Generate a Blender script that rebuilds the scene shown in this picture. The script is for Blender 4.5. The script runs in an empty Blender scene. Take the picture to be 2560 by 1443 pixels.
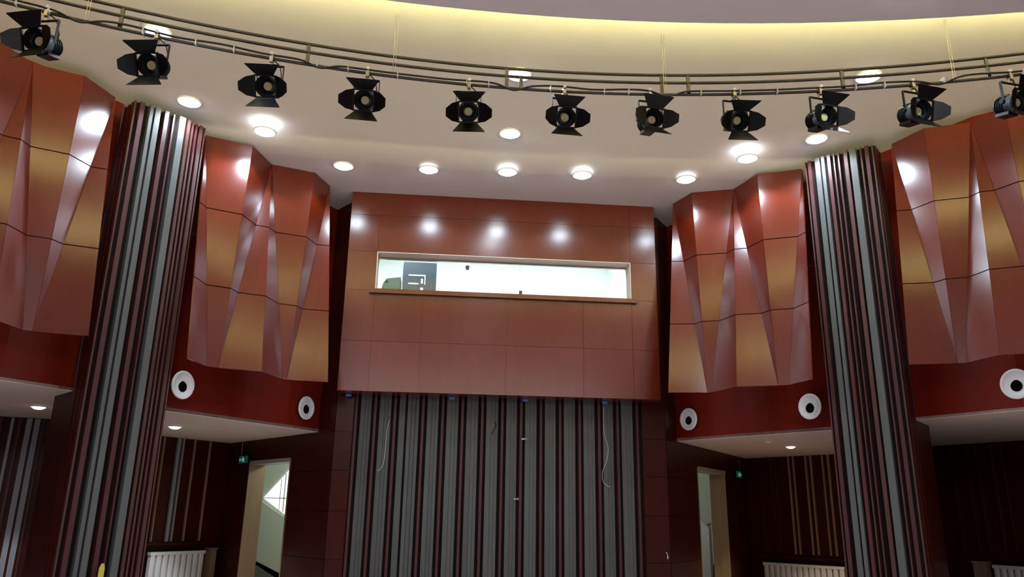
import bpy, bmesh, math, random
from mathutils import Vector, Matrix

SC = bpy.context.scene
COL = SC.collection
random.seed(7)

# ------------------------------------------------------------------ camera
F_PX = 1915.4
YAW, PITCH, ROLL = 0.0880147, 0.2861036, -0.0165241
CAM_LOC = Vector((-1.0551, 0.0, 0.0))
cy, sy, cp, sp = math.cos(YAW), math.sin(YAW), math.cos(PITCH), math.sin(PITCH)
fwd = Vector((sy * cp, cy * cp, sp)); rgt = Vector((cy, -sy, 0)); upv = rgt.cross(fwd)
cr, sr = math.cos(ROLL), math.sin(ROLL)
r2 = cr * rgt - sr * upv; u2 = sr * rgt + cr * upv
cam_d = bpy.data.cameras.new('camera'); cam = bpy.data.objects.new('camera', cam_d); COL.objects.link(cam)
cam_d.sensor_width = 36.0; cam_d.lens = F_PX / 2560 * 36.0; cam_d.clip_end = 200
cam.matrix_world = Matrix(((r2.x, u2.x, -fwd.x, CAM_LOC.x), (r2.y, u2.y, -fwd.y, CAM_LOC.y), (r2.z, u2.z, -fwd.z, CAM_LOC.z), (0, 0, 0, 1)))
SC.camera = cam

# ------------------------------------------------------------------ world, large lights, exposure
w = bpy.data.worlds.new('world'); SC.world = w; w.use_nodes = True
w.node_tree.nodes['Background'].inputs[0].default_value = (0.8, 0.85, 1, 1)
w.node_tree.nodes['Background'].inputs[1].default_value = 0.02
SC.view_settings.view_transform = 'Standard'; SC.view_settings.look = 'None'
SC.view_settings.exposure = -0.2; SC.view_settings.gamma = 1.0
SC.view_settings.use_curve_mapping = False
FLOOR_Z = -1.55
LAMP_W = 190.0          # each ceiling downlight
HALL_W = 270.0         # each hall downlight in the front ceiling, outside the frame
FILL_W = 430.0        # unseen fill panel added behind the camera for frontal light and sheen
LAMP_COL = (0.70, 0.85, 1.0)
al = bpy.data.lights.new('front_fill', 'AREA'); al.shape = 'RECTANGLE'; al.size = 14; al.size_y = 2.4
al.energy = FILL_W; al.color = (1.0, 0.93, 0.88)
alo = bpy.data.objects.new('front_fill', al); COL.objects.link(alo)
alo.location = (0, -7.6, 4.5); alo.rotation_euler = (math.radians(90), 0, 0)

# ------------------------------------------------------------------ materials
def lin(c):
    c = c / 255.0
    return c / 12.92 if c <= 0.04045 else ((c + 0.055) / 1.055) ** 2.4
def S(r, g, b): return (lin(r), lin(g), lin(b), 1.0)
MATS = {}
def mat(name, col, rough=0.5, metal=0.0, coat=0.0, spec=0.5, var=0.0, grain=None, bump=0.0, coat_rough=0.12, gv=0.22, coat_ior=1.5):
    m = bpy.data.materials.new(name); m.use_nodes = True
    nt = m.node_tree; b = nt.nodes['Principled BSDF']
    b.inputs['Base Color'].default_value = col; b.inputs['Roughness'].default_value = rough
    b.inputs['Metallic'].default_value = metal; b.inputs['Coat Weight'].default_value = coat
    b.inputs['Coat Roughness'].default_value = coat_rough; b.inputs['Specular IOR Level'].default_value = spec
    b.inputs['Coat IOR'].default_value = coat_ior
    src = None
    if grain:
        tc = nt.nodes.new('ShaderNodeTexCoord'); mp = nt.nodes.new('ShaderNodeMapping')
        mp.inputs['Scale'].default_value = grain
        nz = nt.nodes.new('ShaderNodeTexNoise'); nz.inputs['Scale'].default_value = 1.0; nz.inputs['Detail'].default_value = 5
        nt.links.new(tc.outputs['Object'], mp.inputs[0]); nt.links.new(mp.outputs[0], nz.inputs['Vector'])
        mx = nt.nodes.new('ShaderNodeMix'); mx.data_type = 'RGBA'
        mx.inputs[6].default_value = tuple(c * (1 - gv) for c in col[:3]) + (1,)
        mx.inputs[7].default_value = tuple(min(1, c * (1 + gv)) for c in col[:3]) + (1,)
        nt.links.new(nz.outputs['Fac'], mx.inputs[0]); src = mx.outputs[2]
        if bump:
            bp = nt.nodes.new('ShaderNodeBump'); bp.inputs['Strength'].default_value = bump; bp.inputs['Distance'].default_value = 0.004
            nt.links.new(nz.outputs['Fac'], bp.inputs['Height']); nt.links.new(bp.outputs[0], b.inputs['Normal'])
    if var:
        oi = nt.nodes.new('ShaderNodeObjectInfo'); hv = nt.nodes.new('ShaderNodeHueSaturation')
        mr = nt.nodes.new('ShaderNodeMapRange'); mr.inputs[3].default_value = 1 - var; mr.inputs[4].default_value = 1 + var
        nt.links.new(oi.outputs['Random'], mr.inputs[0]); nt.links.new(mr.outputs[0], hv.inputs['Value'])
        if src: nt.links.new(src, hv.inputs['Color'])
        else: hv.inputs['Color'].default_value = col
        src = hv.outputs[0]
    if src: nt.links.new(src, b.inputs['Base Color'])
    MATS[name] = m
    return m
def emat(name, col, strength):
    m = bpy.data.materials.new(name); m.use_nodes = True
    nt = m.node_tree; nt.nodes.remove(nt.nodes['Principled BSDF'])
    e = nt.nodes.new('ShaderNodeEmission'); e.inputs[0].default_value = col; e.inputs[1].default_value = strength
    nt.links.new(e.outputs[0], nt.nodes['Material Output'].inputs[0]); MATS[name] = m
    return m
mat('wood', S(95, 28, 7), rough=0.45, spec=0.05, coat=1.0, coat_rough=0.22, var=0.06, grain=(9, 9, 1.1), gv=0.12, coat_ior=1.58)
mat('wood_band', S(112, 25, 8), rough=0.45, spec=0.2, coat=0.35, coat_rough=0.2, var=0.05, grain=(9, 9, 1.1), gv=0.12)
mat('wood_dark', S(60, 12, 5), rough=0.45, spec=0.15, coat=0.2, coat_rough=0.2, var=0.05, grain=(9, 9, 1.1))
mat('backing', S(20, 5, 5), rough=0.7, spec=0.2)
mat('slat_grey', S(82, 83, 83), rough=0.55, var=0.10, grain=(30, 30, 0.6))
mat('slat_maroon', S(70, 26, 31), rough=0.5, var=0.14, grain=(30, 30, 0.6))
mat('slat_brown', S(74, 40, 36), rough=0.5, var=0.14, grain=(30, 30, 0.6))
mat('slat_pale', S(160, 128, 112), rough=0.5, var=0.1, grain=(30, 30, 0.6))
mat('slat_silver', S(150, 154, 164), rough=0.5, var=0.08, grain=(30, 30, 0.6))
mat('ceiling_paint', S(226, 220, 218), rough=0.75, grain=(2, 2, 2), gv=0.03)
mat('soffit_paint', S(222, 206, 192), rough=0.75, grain=(2, 2, 2), gv=0.03)
mat('carpet', S(196, 178, 172), rough=0.9, grain=(8, 8, 8))
mat('black_metal', S(7, 8, 9), rough=0.4, metal=0.0, spec=0.3)
mat('black_flag', S(5, 5, 6), rough=0.35, spec=0.25)
mat('housing_metal', S(96, 112, 122), rough=0.3, metal=0.75)
mat('rail_paint', S(40, 36, 26), rough=0.45)
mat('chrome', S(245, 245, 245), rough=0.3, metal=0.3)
mat('zinc', S(165, 160, 150), rough=0.35, metal=0.8)
mat('cable_black', S(22, 20, 18), rough=0.6)
mat('cable_white', S(196, 196, 190), rough=0.5)
mat('white_plastic', S(248, 250, 250), rough=0.35)
mat('black_hole', S(4, 4, 5), rough=0.9, spec=0.1)
mat('tan_wood', S(150, 126, 98), rough=0.5, grain=(14, 14, 1.2), bump=0.2)
mat('trim_grey', S(168, 160, 152), rough=0.5)
mat('pale_wall', S(206, 214, 196), rough=0.8)
mat('white_wall', S(240, 244, 242), rough=0.8)
mat('radiator_white', S(225, 228, 228), rough=0.35)
mat('cabinet_blue', S(34, 52, 68), rough=0.4)
mat('cabinet_side', S(120, 138, 160), rough=0.4)
mat('cabinet_green', S(38, 66, 58), rough=0.5)
mat('lens_black', S(6, 7, 10), rough=0.25, spec=0.4)
mat('led_phosphor', S(178, 170, 122), rough=0.4)
mat('blue_tape', S(70, 130, 190), rough=0.4)
mat('yellow', S(205, 190, 70), rough=0.45)
mat('floor_grey', S(110, 116, 112), rough=0.6)
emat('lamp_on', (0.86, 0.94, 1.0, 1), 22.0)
emat('lamp_warm', (1.0, 0.86, 0.6, 1), 9.0)
emat('lamp_soft', (0.93, 0.97, 1.0, 1), 9.0)
emat('cove_led', (1.0, 0.92, 0.34, 1), 180.0)
emat('room_panel', (0.97, 1.0, 1.0, 1), 56.0)
emat('daylight_pane', (0.92, 1.0, 1.0, 1), 2.4)
emat('exit_green', (0.02, 0.35, 0.22, 1), 0.12)
emat('exit_white', (0.7, 1.0, 0.9, 1), 0.35)
g = bpy.data.materials.new('glass'); g.use_nodes = True
gnt = g.node_tree; gnt.nodes.remove(gnt.nodes['Principled BSDF'])
tr = gnt.nodes.new('ShaderNodeBsdfTransparent'); gl = gnt.nodes.new('ShaderNodeBsdfGlossy'); gl.inputs['Roughness'].default_value = 0.02
fr = gnt.nodes.new('ShaderNodeFresnel'); fr.inputs[0].default_value = 1.45; ms = gnt.nodes.new('ShaderNodeMixShader')
tr.inputs[0].default_value = (0.97, 1.0, 1.0, 1)
gnt.links.new(fr.outputs[0], ms.inputs[0]); gnt.links.new(tr.outputs[0], ms.inputs[1]); gnt.links.new(gl.outputs[0], ms.inputs[2])
gnt.links.new(ms.outputs[0], gnt.nodes['Material Output'].inputs[0]); MATS['glass'] = g

# ------------------------------------------------------------------ mesh helpers
class MB:
    def __init__(s): s.v = []; s.f = []
    def add(s, vs, fs):
        o = len(s.v); s.v += [tuple(v) for v in vs]; s.f += [tuple(i + o for i in f) for f in fs]
    def box(s, x0, x1, y0, y1, z0, z1, M=None):
        vs = [Vector((x, y, z)) for x in (x0, x1) for y in (y0, y1) for z in (z0, z1)]
        if M: vs = [M @ v for v in vs]
        s.add(vs, [(0, 1, 3, 2), (4, 6, 7, 5), (0, 4, 5, 1), (2, 3, 7, 6), (0, 2, 6, 4), (1, 5, 7, 3)])
    def prism(s, poly, off):
        n = len(poly); poly = [Vector(p) for p in poly]; off = Vector(off)
        s.add(poly + [p + off for p in poly], [tuple(range(n)), tuple(range(2 * n - 1, n - 1, -1))] + [(i, n + i, n + (i + 1) % n, (i + 1) % n) for i in range(n)])
    def tube(s, pts, r, seg=8, cap=True):
        pts = [Vector(p) for p in pts]; rings = []
        o = len(s.v)
        for i, p in enumerate(pts):
            t = (pts[min(i + 1, len(pts) - 1)] - pts[max(i - 1, 0)]).normalized()
            ref = Vector((0, 0, 1)) if abs(t.z) < 0.9 else Vector((0, 1, 0))
            a = t.cross(ref).normalized(); b = a.cross(t)
            for k in range(seg):
                th = 2 * math.pi * k / seg; s.v.append(tuple(p + r * (math.cos(th) * a + math.sin(th) * b)))
        for i in range(len(pts) - 1):
            for k in range(seg):
                k2 = (k + 1) % seg
                s.f.append((o + i * seg + k, o + i * seg + k2, o + (i + 1) * seg + k2, o + (i + 1) * seg + k))
        if cap:
            s.f.append(tuple(o + k for k in range(seg))[::-1]); e = o + (len(pts) - 1) * seg; s.f.append(tuple(e + k for k in range(seg)))
    def lathe(s, prof, seg=24, M=None, axis='Z'):
        o = len(s.v)
        for (r, h) in prof:
            for k in range(seg):
                th = 2 * math.pi * k / seg
                v = Vector((r * math.cos(th), r * math.sin(th), h)) if axis == 'Z' else Vector((r * math.cos(th), h, r * math.sin(th)))
                s.v.append(tuple(M @ v if M else v))
        for i in range(len(prof) - 1):
            for k in range(seg):
                k2 = (k + 1) % seg
                s.f.append((o + i * seg + k, o + i * seg + k2, o + (i + 1) * seg + k2, o + (i + 1) * seg + k))
        if prof[0] == prof[-1]: return               # closed ring profile: no caps
        if prof[0][0] > 1e-4: s.f.append(tuple(o + k for k in range(seg))[::-1])
        if prof[-1][0] > 1e-4:
            e = o + (len(prof) - 1) * seg; s.f.append(tuple(e + k for k in range(seg)))
    def mesh(s, name, m, smooth=False):
        me = bpy.data.meshes.new(name); me.from_pydata(s.v, [], s.f)
        bm = bmesh.new(); bm.from_mesh(me); bmesh.ops.recalc_face_normals(bm, faces=bm.faces); bm.to_mesh(me); bm.free()
        me.materials.append(MATS[m])
        if smooth:
            me.shade_smooth() if hasattr(me, 'shade_smooth') else None
            try: me.set_sharp_from_angle(angle=math.radians(38))
            except Exception: pass
        return me
    def build(s, name, m, parent=None, smooth=False):
        return link(name, s.mesh(name, m, smooth), parent)
def link(name, me, parent=None):
    o = bpy.data.objects.new(name, me); COL.objects.link(o)
    if parent is not None: o.parent = parent
    return o
def tag(o, label, cat=None, group=None, kind=None):
    o['label'] = label
    if cat: o['category'] = cat
    if group: o['group'] = group
    if kind: o['kind'] = kind
    return o
def thing(name, label, cat, loc=(0, 0, 0), rz=0, group=None):
    o = bpy.data.objects.new(name, None); COL.objects.link(o); o.empty_display_size = 0.1
    o.location = loc; o.rotation_euler = (0, 0, rz)
    return tag(o, label, cat, group)
def struct(o, label): return tag(o, label, 'wall' if o.name.startswith('wall') else o.name.split('_')[0].split('.')[0], kind='structure')
def V2(p): return Vector((p[0], p[1], 0))
def seg_box(mb, a, b, z0, z1, t):
    """vertical slab from plan point a to b, thickness t to the left of a->b"""
    a, b = V2(a), V2(b); d = (b - a).normalized(); n = Vector((-d.y, d.x, 0)) * t
    up = Vector((0, 0, z1 - z0)); base = [a, b, b + n, a + n]
    mb.prism([p + Vector((0, 0, z0)) for p in base], up)

# ------------------------------------------------------------------ plan (x mirrored per side; each side measured on its own)
T = 6.03
PL = {-1: dict(S1=(5.23, 11.93), S2=(3.39, 15.15), S3=(5.83, 18.30), S4=(6.87, 16.86), P1=(6.92, 10.69), P2=(6.35, 11.52), P3=(6.88, 12.14), P4=(8.47, 15.5), P5=(9.25, 15.2), zs=1.45, zp=1.60, door=(1.0, 2.86, 0.96), K=0.60),
      1: dict(S1=(5.32, 12.29), S2=(3.63, 15.2), S3=(6.66, 19.26), S4=(7.98, 17.45), P1=(7.21, 10.26), P2=(6.475, 11.66), P3=(7.12, 12.33), P4=(9.42, 15.79), P5=(10.25, 14.15), zs=1.45, zp=1.54, door=(1.2, 3.19, 0.985), K=0.60)}
SIDE = {-1: 'left', 1: 'right'}
def mir(p, m): return (p[0] * m,) + tuple(p[1:])
def ext(a, b, k): return (b[0] + (b[0] - a[0]) * k, b[1] + (b[1] - a[1]) * k)

# floor
mb = MB(); mb.box(-13, 13, -8.2, 22.5, FLOOR_Z - 0.2, FLOOR_Z)
struct(mb.build('floor', 'carpet'), 'carpeted auditorium floor below the frame')

# ---- rear ceiling: strip beside the wall, soft fold, main field, cove rising behind the front ceiling edge
def y_fold(x): return 12.34 - 0.0142 * x * x
def y_slab(x): return 7.99 - 0.0228 * x * x
FZ = 0.19
def ceiling_profile(x):
    yf, ys = y_fold(x), y_slab(x)
    pr = [(16.0, T)] + [(yf + 0.62 * (1 - k / 6), T + FZ * (0.62 * (k / 6) ** 2 + 0.38 * (k / 6))) for k in range(7)]
    for k in range(0, 11):
        t = k / 10; y = (ys + 1.5) + t * (-2.3); z = T + FZ + 0.07 * (t ** 1.8)
        pr.append((y, z))
    return pr
mb = MB(); NX = 49; rows = []
xs = [-10.6 + 21.2 * i / (NX - 1) for i in range(NX)]
np_ = len(ceiling_profile(0))
for x in xs: mb.v += [(x, y, z) for (y, z) in ceiling_profile(x)]
for i in range(NX - 1):
    for k in range(np_ - 1):
        mb.f.append((i * np_ + k, (i + 1) * np_ + k, (i + 1) * np_ + k + 1, i * np_ + k + 1))
nv = len(mb.v); nf_ = list(mb.f)
mb.v += [(x, y, z + 0.06) for (x, y, z) in mb.v]; mb.f += [tuple(i + nv for i in f) for f in nf_]
me = mb.mesh('ceiling', 'ceiling_paint', True)
o = link('ceiling', me)
struct(o, 'pale painted rear ceiling with a soft curved fold above the booth wall')
# front ceiling slab with its curved edge, and the cove upstand behind it
mb = MB(); n = len(xs)
for (dy, z) in ((0, 5.85), (0, 5.91)):
    mb.v += [(x, y_slab(x) + dy, z) for x in xs]
for z in (5.85, 5.91): mb.v += [(x, -8.0, z) for x in xs]
for i in range(n - 1):
    mb.f += [(i, i + 1, n + i + 1, n + i), (2 * n + i, 2 * n + i + 1, i + 1, i), (3 * n + i, n + i, n + i + 1, 3 * n + i + 1)]
o = mb.build('ceiling.001', 'ceiling_paint'); struct(o, 'flat front ceiling panel whose curved edge hides the warm cove light')
mb = MB()
for z in (5.90, 6.55): mb.v += [(x, y_slab(x) - 0.78, z) for x in xs]
for i in range(n - 1): mb.f.append((i, i + 1, n + i + 1, n + i))
o = mb.build('trim_1', 'ceiling_paint'); tag(o, 'upright back of the ceiling cove above the front panel', 'trim', kind='structure')
mb = MB(); mb.tube([(x, y_slab(x) - 0.17, 5.932) for x in xs], 0.016, 6)
tag(mb.build('cove_light', 'cove_led'), 'warm yellow strip light laid along the curved ceiling cove', 'strip light')

# ---- enclosing walls of the hall (outside the frame)
for m in (-1, 1):
    P = PL[m]
    pts = [P['P2'], P['P1'], (8.5, 9.1), (9.9, 6.8), (9.9, -8.0)]
    mb = MB()
    for a, b in zip(pts[:-1], pts[1:]):
        z0 = P['zp'] if a in (P['P2'], P['P1']) else FLOOR_Z
        seg_box(mb, mir(a, m), mir(b, m), z0, 6.5, 0.15 * m)
    struct(mb.build('wall_' + SIDE[m], 'wood_band'), 'dark red wood side wall behind the %s outer faceted panels' % SIDE[m])
mb = MB(); mb.box(-10, 10, -8.2, -8.0, FLOOR_Z, 6.2)
struct(mb.build('wall_front', 'wood_dark'), 'stage end wall behind the camera')

# ---- bay walls, soffits, passages
def passage(m):
    P = PL[m]; sd = SIDE[m]; S1, S2, S3, S4 = P['S1'], P['S2'], P['S3'], P['S4']; zs = P['zs']
    S4x = ext(S3, S4, 0.5); S1x = (S1[0] + 0.30, S1[1] + 0.12)
    ud = (Vector(S3) - Vector(S2)).normalized(); nd = Vector((-ud.y, ud.x))
    K = Vector(S2) - ud * P['K']
    # fascia and wall behind the faceted panels
    mb = MB(); seg_box(mb, mir(S2, m), mir(S1x, m), zs, 6.5, 0.15 * m)
    struct(mb.build('wall_bay_' + sd, 'wood_band'), 'dark red wood band over the %s entrance, carrying two round air nozzles' % sd)
    # pilaster beside the striped rear wall
    xi = 2.70 if m < 0 else 2.81
    mb = MB(); seg_box(mb, mir((xi, K.y), m), mir((K.x, K.y), m), FLOOR_Z, 6.5, 0.3 * m)
    # door wall in pieces around the opening
    def dw(u0, u1, z0, z1, t=0.35):
        a = Vector(S2) + ud * u0; b = Vector(S2) + ud * u1
        seg_box(mb, mir(a, m), mir(b, m), z0, z1, t * m)
    d0, d1, dz = P['door']; L = (Vector(S3) - Vector(S2)).length
    dw(-P['K'], 0.0, FLOOR_Z, 6.5, 0.30); dw(0.0, d0, FLOOR_Z, zs + 0.05); dw(d1, L + 0.2, FLOOR_Z, zs + 0.05); dw(d0, d1, dz, zs + 0.05)
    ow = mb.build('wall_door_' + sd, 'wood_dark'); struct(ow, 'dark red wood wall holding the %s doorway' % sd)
    # cladding panels on the near stretch of the door wall and on the pilaster
    zc = [FLOOR_Z, -0.83, 0.0, 0.72, 1.42, 2.2]
    for a, b in zip(zc[:-1], zc[1:]):
        for (pa, pb) in (((xi + 0.01, K.y), (K.x, K.y)), (tuple(K), tuple(Vector(S2) + ud * (d0 - 0.06)))):
            if b > 2 and pb != (K.x, K.y): pb = S2
            mb = MB(); pa2, pb2 = mir(pa, m), mir(pb, m)
            seg_box(mb, pa2, pb2, a + 0.006, b - 0.006, -0.02 * m)
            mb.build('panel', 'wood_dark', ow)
    # back wall, partition behind the column
    mb = MB(); seg_box(mb, mir(S3, m), mir(S4x, m), FLOOR_Z, zs + 0.05, 0.15 * m)
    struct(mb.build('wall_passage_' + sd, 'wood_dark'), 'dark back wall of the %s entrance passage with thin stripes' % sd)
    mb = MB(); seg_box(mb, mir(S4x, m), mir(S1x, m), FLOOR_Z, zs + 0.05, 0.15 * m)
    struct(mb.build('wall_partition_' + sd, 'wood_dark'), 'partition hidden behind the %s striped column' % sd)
    mb = MB(); mb.prism([mir(p, m) + (zs - 0.006,) for p in (S2, S3, S4x, S1x)], (0, 0, 0.056))
    struct(mb.build('ceiling_passage_' + sd, 'soffit_paint'), 'pale soffit over the %s entrance passage' % sd)
    # outer passage
    P1, P2, P3, P4, P5 = P['P1'], P['P2'], P['P3'], P['P4'], P['P5']; zp = P['zp']
    P5x = ext(P4, P5, 2.0); P1x = (8.5, 9.1)
    mb = MB(); seg_box(mb, mir((P2[0] - 0.33, P2[1] - 0.34), m), mir(P3, m), FLOOR_Z, zp + (0.0 if 1 else 0), 0.12 * -m * -1)
    seg_box(mb, mir(P3, m), mir(P4, m), FLOOR_Z, zp + 0.04, 0.12 * m)
    seg_box(mb, mir(P4, m), mir(P5x, m), FLOOR_Z, zp + 0.04, 0.12 * m)
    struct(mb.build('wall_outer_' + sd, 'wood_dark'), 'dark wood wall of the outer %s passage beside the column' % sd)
    mb = MB(); mb.prism([mir(p, m) + (zp - 0.006,) for p in (P2, P3, P4, P5x, P1x, P1)], (0, 0, 0.046))
    struct(mb.build('ceiling_outer_' + sd, 'soffit_paint'), 'pale soffit over the outer %s passage' % sd)
    return ud, nd
UD = {m: passage(m) for m in (-1, 1)}
def dpt(m, u, n, z):
    """point in the door wall frame: u along the wall from the fascia corner, n towards the corridor"""
    ud, nd = UD[m]; p = Vector(PL[m]['S2']) + ud * u + nd * n
    return Vector((p.x * m, p.y, z))

# ---- booth wall: projecting wood box with the long window
HX0, HX1, HZ0, HZ1 = -2.42, 2.54, 4.055, 4.81
BX0, BX1, BZ0, BY = -2.975, 3.05, 2.11, 14.17
mb = MB()
mb.box(BX0, BX1, BY, 14.55, BZ0, HZ0 - 0.02); mb.box(BX0, BX1, BY, 14.55, HZ1, 6.3)
mb.box(BX0, HX0, BY, 14.55, HZ0 - 0.02, HZ1); mb.box(HX1, BX1, BY, 14.55, HZ0 - 0.02, HZ1)
wr = mb.build('wall_rear', 'wood'); struct(wr, 'glossy red brown wood booth wall projecting over the striped panels')
gx = [BX0, HX0, -1.51, 0.10, 1.58, HX1, BX1]; gz = [BZ0, 3.05, HZ0 - 0.02, HZ1, 5.56, 6.03]
for i in range(6):
    for k in range(5):
        if k == 2 and 1 <= i <= 4: continue
        mb = MB(); e = 0.0025
        mb.box(gx[i] + (e if i else 0), gx[i + 1] - (e if i < 5 else 0), BY - 0.02, BY, gz[k] + e, gz[k + 1] - e); mb.build('panel', 'wood', wr)
# window: frame, two sliding panes, sill, latch
win = bpy.data.objects.new('window_1', None); COL.objects.link(win); win.location = (0.06, 14.5, HZ0)
tag(win, 'long narrow lit window of the control booth', 'window', kind='structure')
def wpart(mbx, name, m): 
    o = mbx.build(name, m); o.parent = win; o.location = (-0.06, -14.5, -HZ0); return o
mb = MB(); mb.box(HX0, HX1, 14.15, 14.56, HZ1 - 0.012, HZ1); wpart(mb, 'head_lining', 'soffit_paint')
for (a, b) in ((HX0, HX0 + 0.012), (HX1 - 0.012, HX1)):
    mb = MB(); mb.box(a, b, 14.15, 14.56, HZ0, HZ1 - 0.013); wpart(mb, 'side_lining', 'soffit_paint')
mb = MB(); mb.box(HX0 - 0.10, HX1 + 0.10, 14.085, 14.56, HZ0 - 0.085, HZ0 - 0.0); wpart(mb, 'window_sill', 'wood')
for (z0, z1) in ((HZ0, HZ0 + 0.03), (HZ1 - 0.045, HZ1 - 0.014)):
    mb = MB(); mb.box(HX0 + 0.014, HX1 - 0.014, 14.44, 14.50, z0, z1); wpart(mb, 'window_frame', 'zinc' if z0 > HZ0 else 'white_plastic')
for (x0, x1, yy) in ((HX0 + 0.015, 0.42, 14.455), (0.36, HX1 - 0.015, 14.475)):
    mb = MB(); mb.box(x0, x1, yy, yy + 0.008, HZ0 + 0.031, HZ1 - 0.046); wpart(mb, 'pane', 'glass')
mb = MB(); mb.box(0.36, 0.42, 14.43, 14.45, HZ0 + 0.03, HZ0 + 0.17); mb.box(0.375, 0.405, 14.40, 14.43, HZ0 + 0.09, HZ0 + 0.15); wpart(mb, 'latch', 'rail_paint')
# booth room behind the window
mb = MB()
bx0, bx1 = -2.70, 2.80
mb.box(bx0, bx1, 17.4, 17.5, 2.3, 5.75); mb.box(bx0 - 0.05, bx0, 14.56, 17.5, 2.3, 5.75); mb.box(bx1, bx1 + 0.05, 14.56, 17.5, 2.3, 5.75)
mb.box(bx0 - 0.05, bx1 + 0.05, 14.56, 17.5, 5.75, 5.8); mb.box(bx0, bx1, 14.56, 17.4, 2.3, 2.4)
mb.box(bx0, HX0, 14.56, 14.6, 2.4, 5.75); mb.box(HX1, bx1, 14.56, 14.6, 2.4, 5.75); mb.box(HX0, HX1, 14.56, 14.6, 2.4, HZ0); mb.box(HX0, HX1, 14.56, 14.6, HZ1, 5.75)
struct(mb.build('wall_booth', 'white_wall'), 'white painted walls inside the control booth')

# ---- faceted acoustic panels
def clip(poly, nrm, d):
    """keep side where p.nrm >= d"""
    out = []
    for i, p in enumerate(poly):
        q = poly[(i + 1) % len(poly)]; a = p.dot(nrm) - d; b = q.dot(nrm) - d
        if a >= 0: out.append(p)
        if (a > 0) != (b > 0) and abs(a - b) > 1e-9: out.append(p + (q - p) * (a / (a - b)))
    return out
def facet_array(m, tops, bots, zb, facets, label):
    V = {k: Vector((p[0] * m, p[1], T - 0.004)) for k, p in tops.items()}
    V.update({k: Vector((p[0] * m, p[1], zb)) for k, p in bots.items()})
    for fc in facets:                                # four-sided facets stay flat: their short lower edge runs parallel to the upper one
        if len(fc) == 4:
            dq = (V[fc[0]] - V[fc[1]]).normalized(); V[fc[3]] = V[fc[2]] + dq * (V[fc[3]] - V[fc[2]]).length
    base = sum(V.values(), Vector()) / len(V)
    root = thing('acoustic_panel_array', label, 'wall panel', (base.x, base.y, zb)); inv = Matrix.Translation((-base.x, -base.y, -zb))
    cuts = [zb, zb + (T - zb) / 3, zb + 2 * (T - zb) / 3, T]
    for fc in facets:
        P = [V[k] for k in fc]; n = (P[1] - P[0]).cross(P[2] - P[0]).normalized()
        c = sum(P, Vector()) / len(P)
        if n.dot(Vector((-1.0, 0.5, 1.0)) - c) < 0: n = -n
        for k in range(3):
            q = clip(P, Vector((0, 0, 1)), cuts[k] + (0.008 if k else -1)); q = clip(q, Vector((0, 0, -1)), -(cuts[k + 1] - (0.008 if k < 2 else -1)))
            if len(q) < 3: continue
            cc = sum(q, Vector()) / len(q)
            # small inset at the sides
            for i in range(len(P)):
                a, b = P[i], P[(i + 1) % len(P)]
                e = (b - a).normalized(); s = n.cross(e)
                if s.dot(c - a) < 0: s = -s
                q = clip(q, s, a.dot(s) + 0.002)
            if len(q) < 3: continue
            ar = sum(((q[i] - q[0]).cross(q[i + 1] - q[0])).length for i in range(1, len(q) - 1)) / 2
            if ar < 0.002: continue
            mb = MB(); mb.prism([inv @ p for p in q], -n * 0.02); mb.build('panel', 'wood', root)
    return root
T1 = dict(A=(5.194, 12.056), B=(4.496, 12.379), C=(4.319, 13.087), D=(3.587, 13.349), E=(3.39, 13.93))
B1 = {-1: dict(a=(4.78, 11.413), b=(4.641, 11.985), c=(4.536, 12.109), d=(3.925, 12.343), e=(3.734, 13.045), f=(3.674, 13.072), g=(3.005, 13.196)),
      1: dict(a=(4.685, 11.413), b=(4.546, 11.985), c=(4.441, 12.109), d=(3.83, 12.343), e=(3.639, 13.045), f=(3.579, 13.072), g=(2.91, 13.196))}
FA1 = [('A', 'a', 'b'), ('A', 'B', 'c', 'b'), ('B', 'C', 'c'), ('C', 'c', 'd'), ('C', 'd', 'e'), ('C', 'D', 'f', 'e'), ('D', 'E', 'f'), ('E', 'f', 'g')]
T0 = dict(C=(6.23, 10.966), B=(6.432, 10.388), A=(7.03, 10.12), X=(7.22, 9.62), W=(7.85, 9.33), V=(8.02, 8.80))
B0 = {-1: dict(d=(5.765, 10.409), c=(6.377, 10.209), b=(6.46, 10.142), a=(6.541, 9.569), z=(7.076, 9.283), y=(7.162, 9.197), x=(7.305, 8.595), w=(7.926, 8.328)),
      1: dict(d=(5.67, 10.409), c=(6.282, 10.209), b=(6.365, 10.142), a=(6.447, 9.569), z=(6.981, 9.283), y=(7.067, 9.197), x=(7.211, 8.595), w=(7.831, 8.328))}
FA0 = [('C', 'c', 'd'), ('B', 'C', 'c'), ('A', 'B', 'c', 'b'), ('A', 'b', 'a'), ('A', 'a', 'z'), ('X', 'A', 'z'), ('W', 'X', 'z', 'y'), ('W', 'y', 'x'), ('W', 'x', 'w'), ('V', 'W', 'w')]
for m in (-1, 1):
    facet_array(m, T1, B1[m], 2.101, FA1, 'faceted glossy red wood wall panels between the %s striped column and the booth wall' % SIDE[m])
    facet_array(m, T0, B0[m], 2.173, FA0, 'faceted glossy red wood wall panels at the far %s edge, outside the striped column' % SIDE[m])

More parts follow.
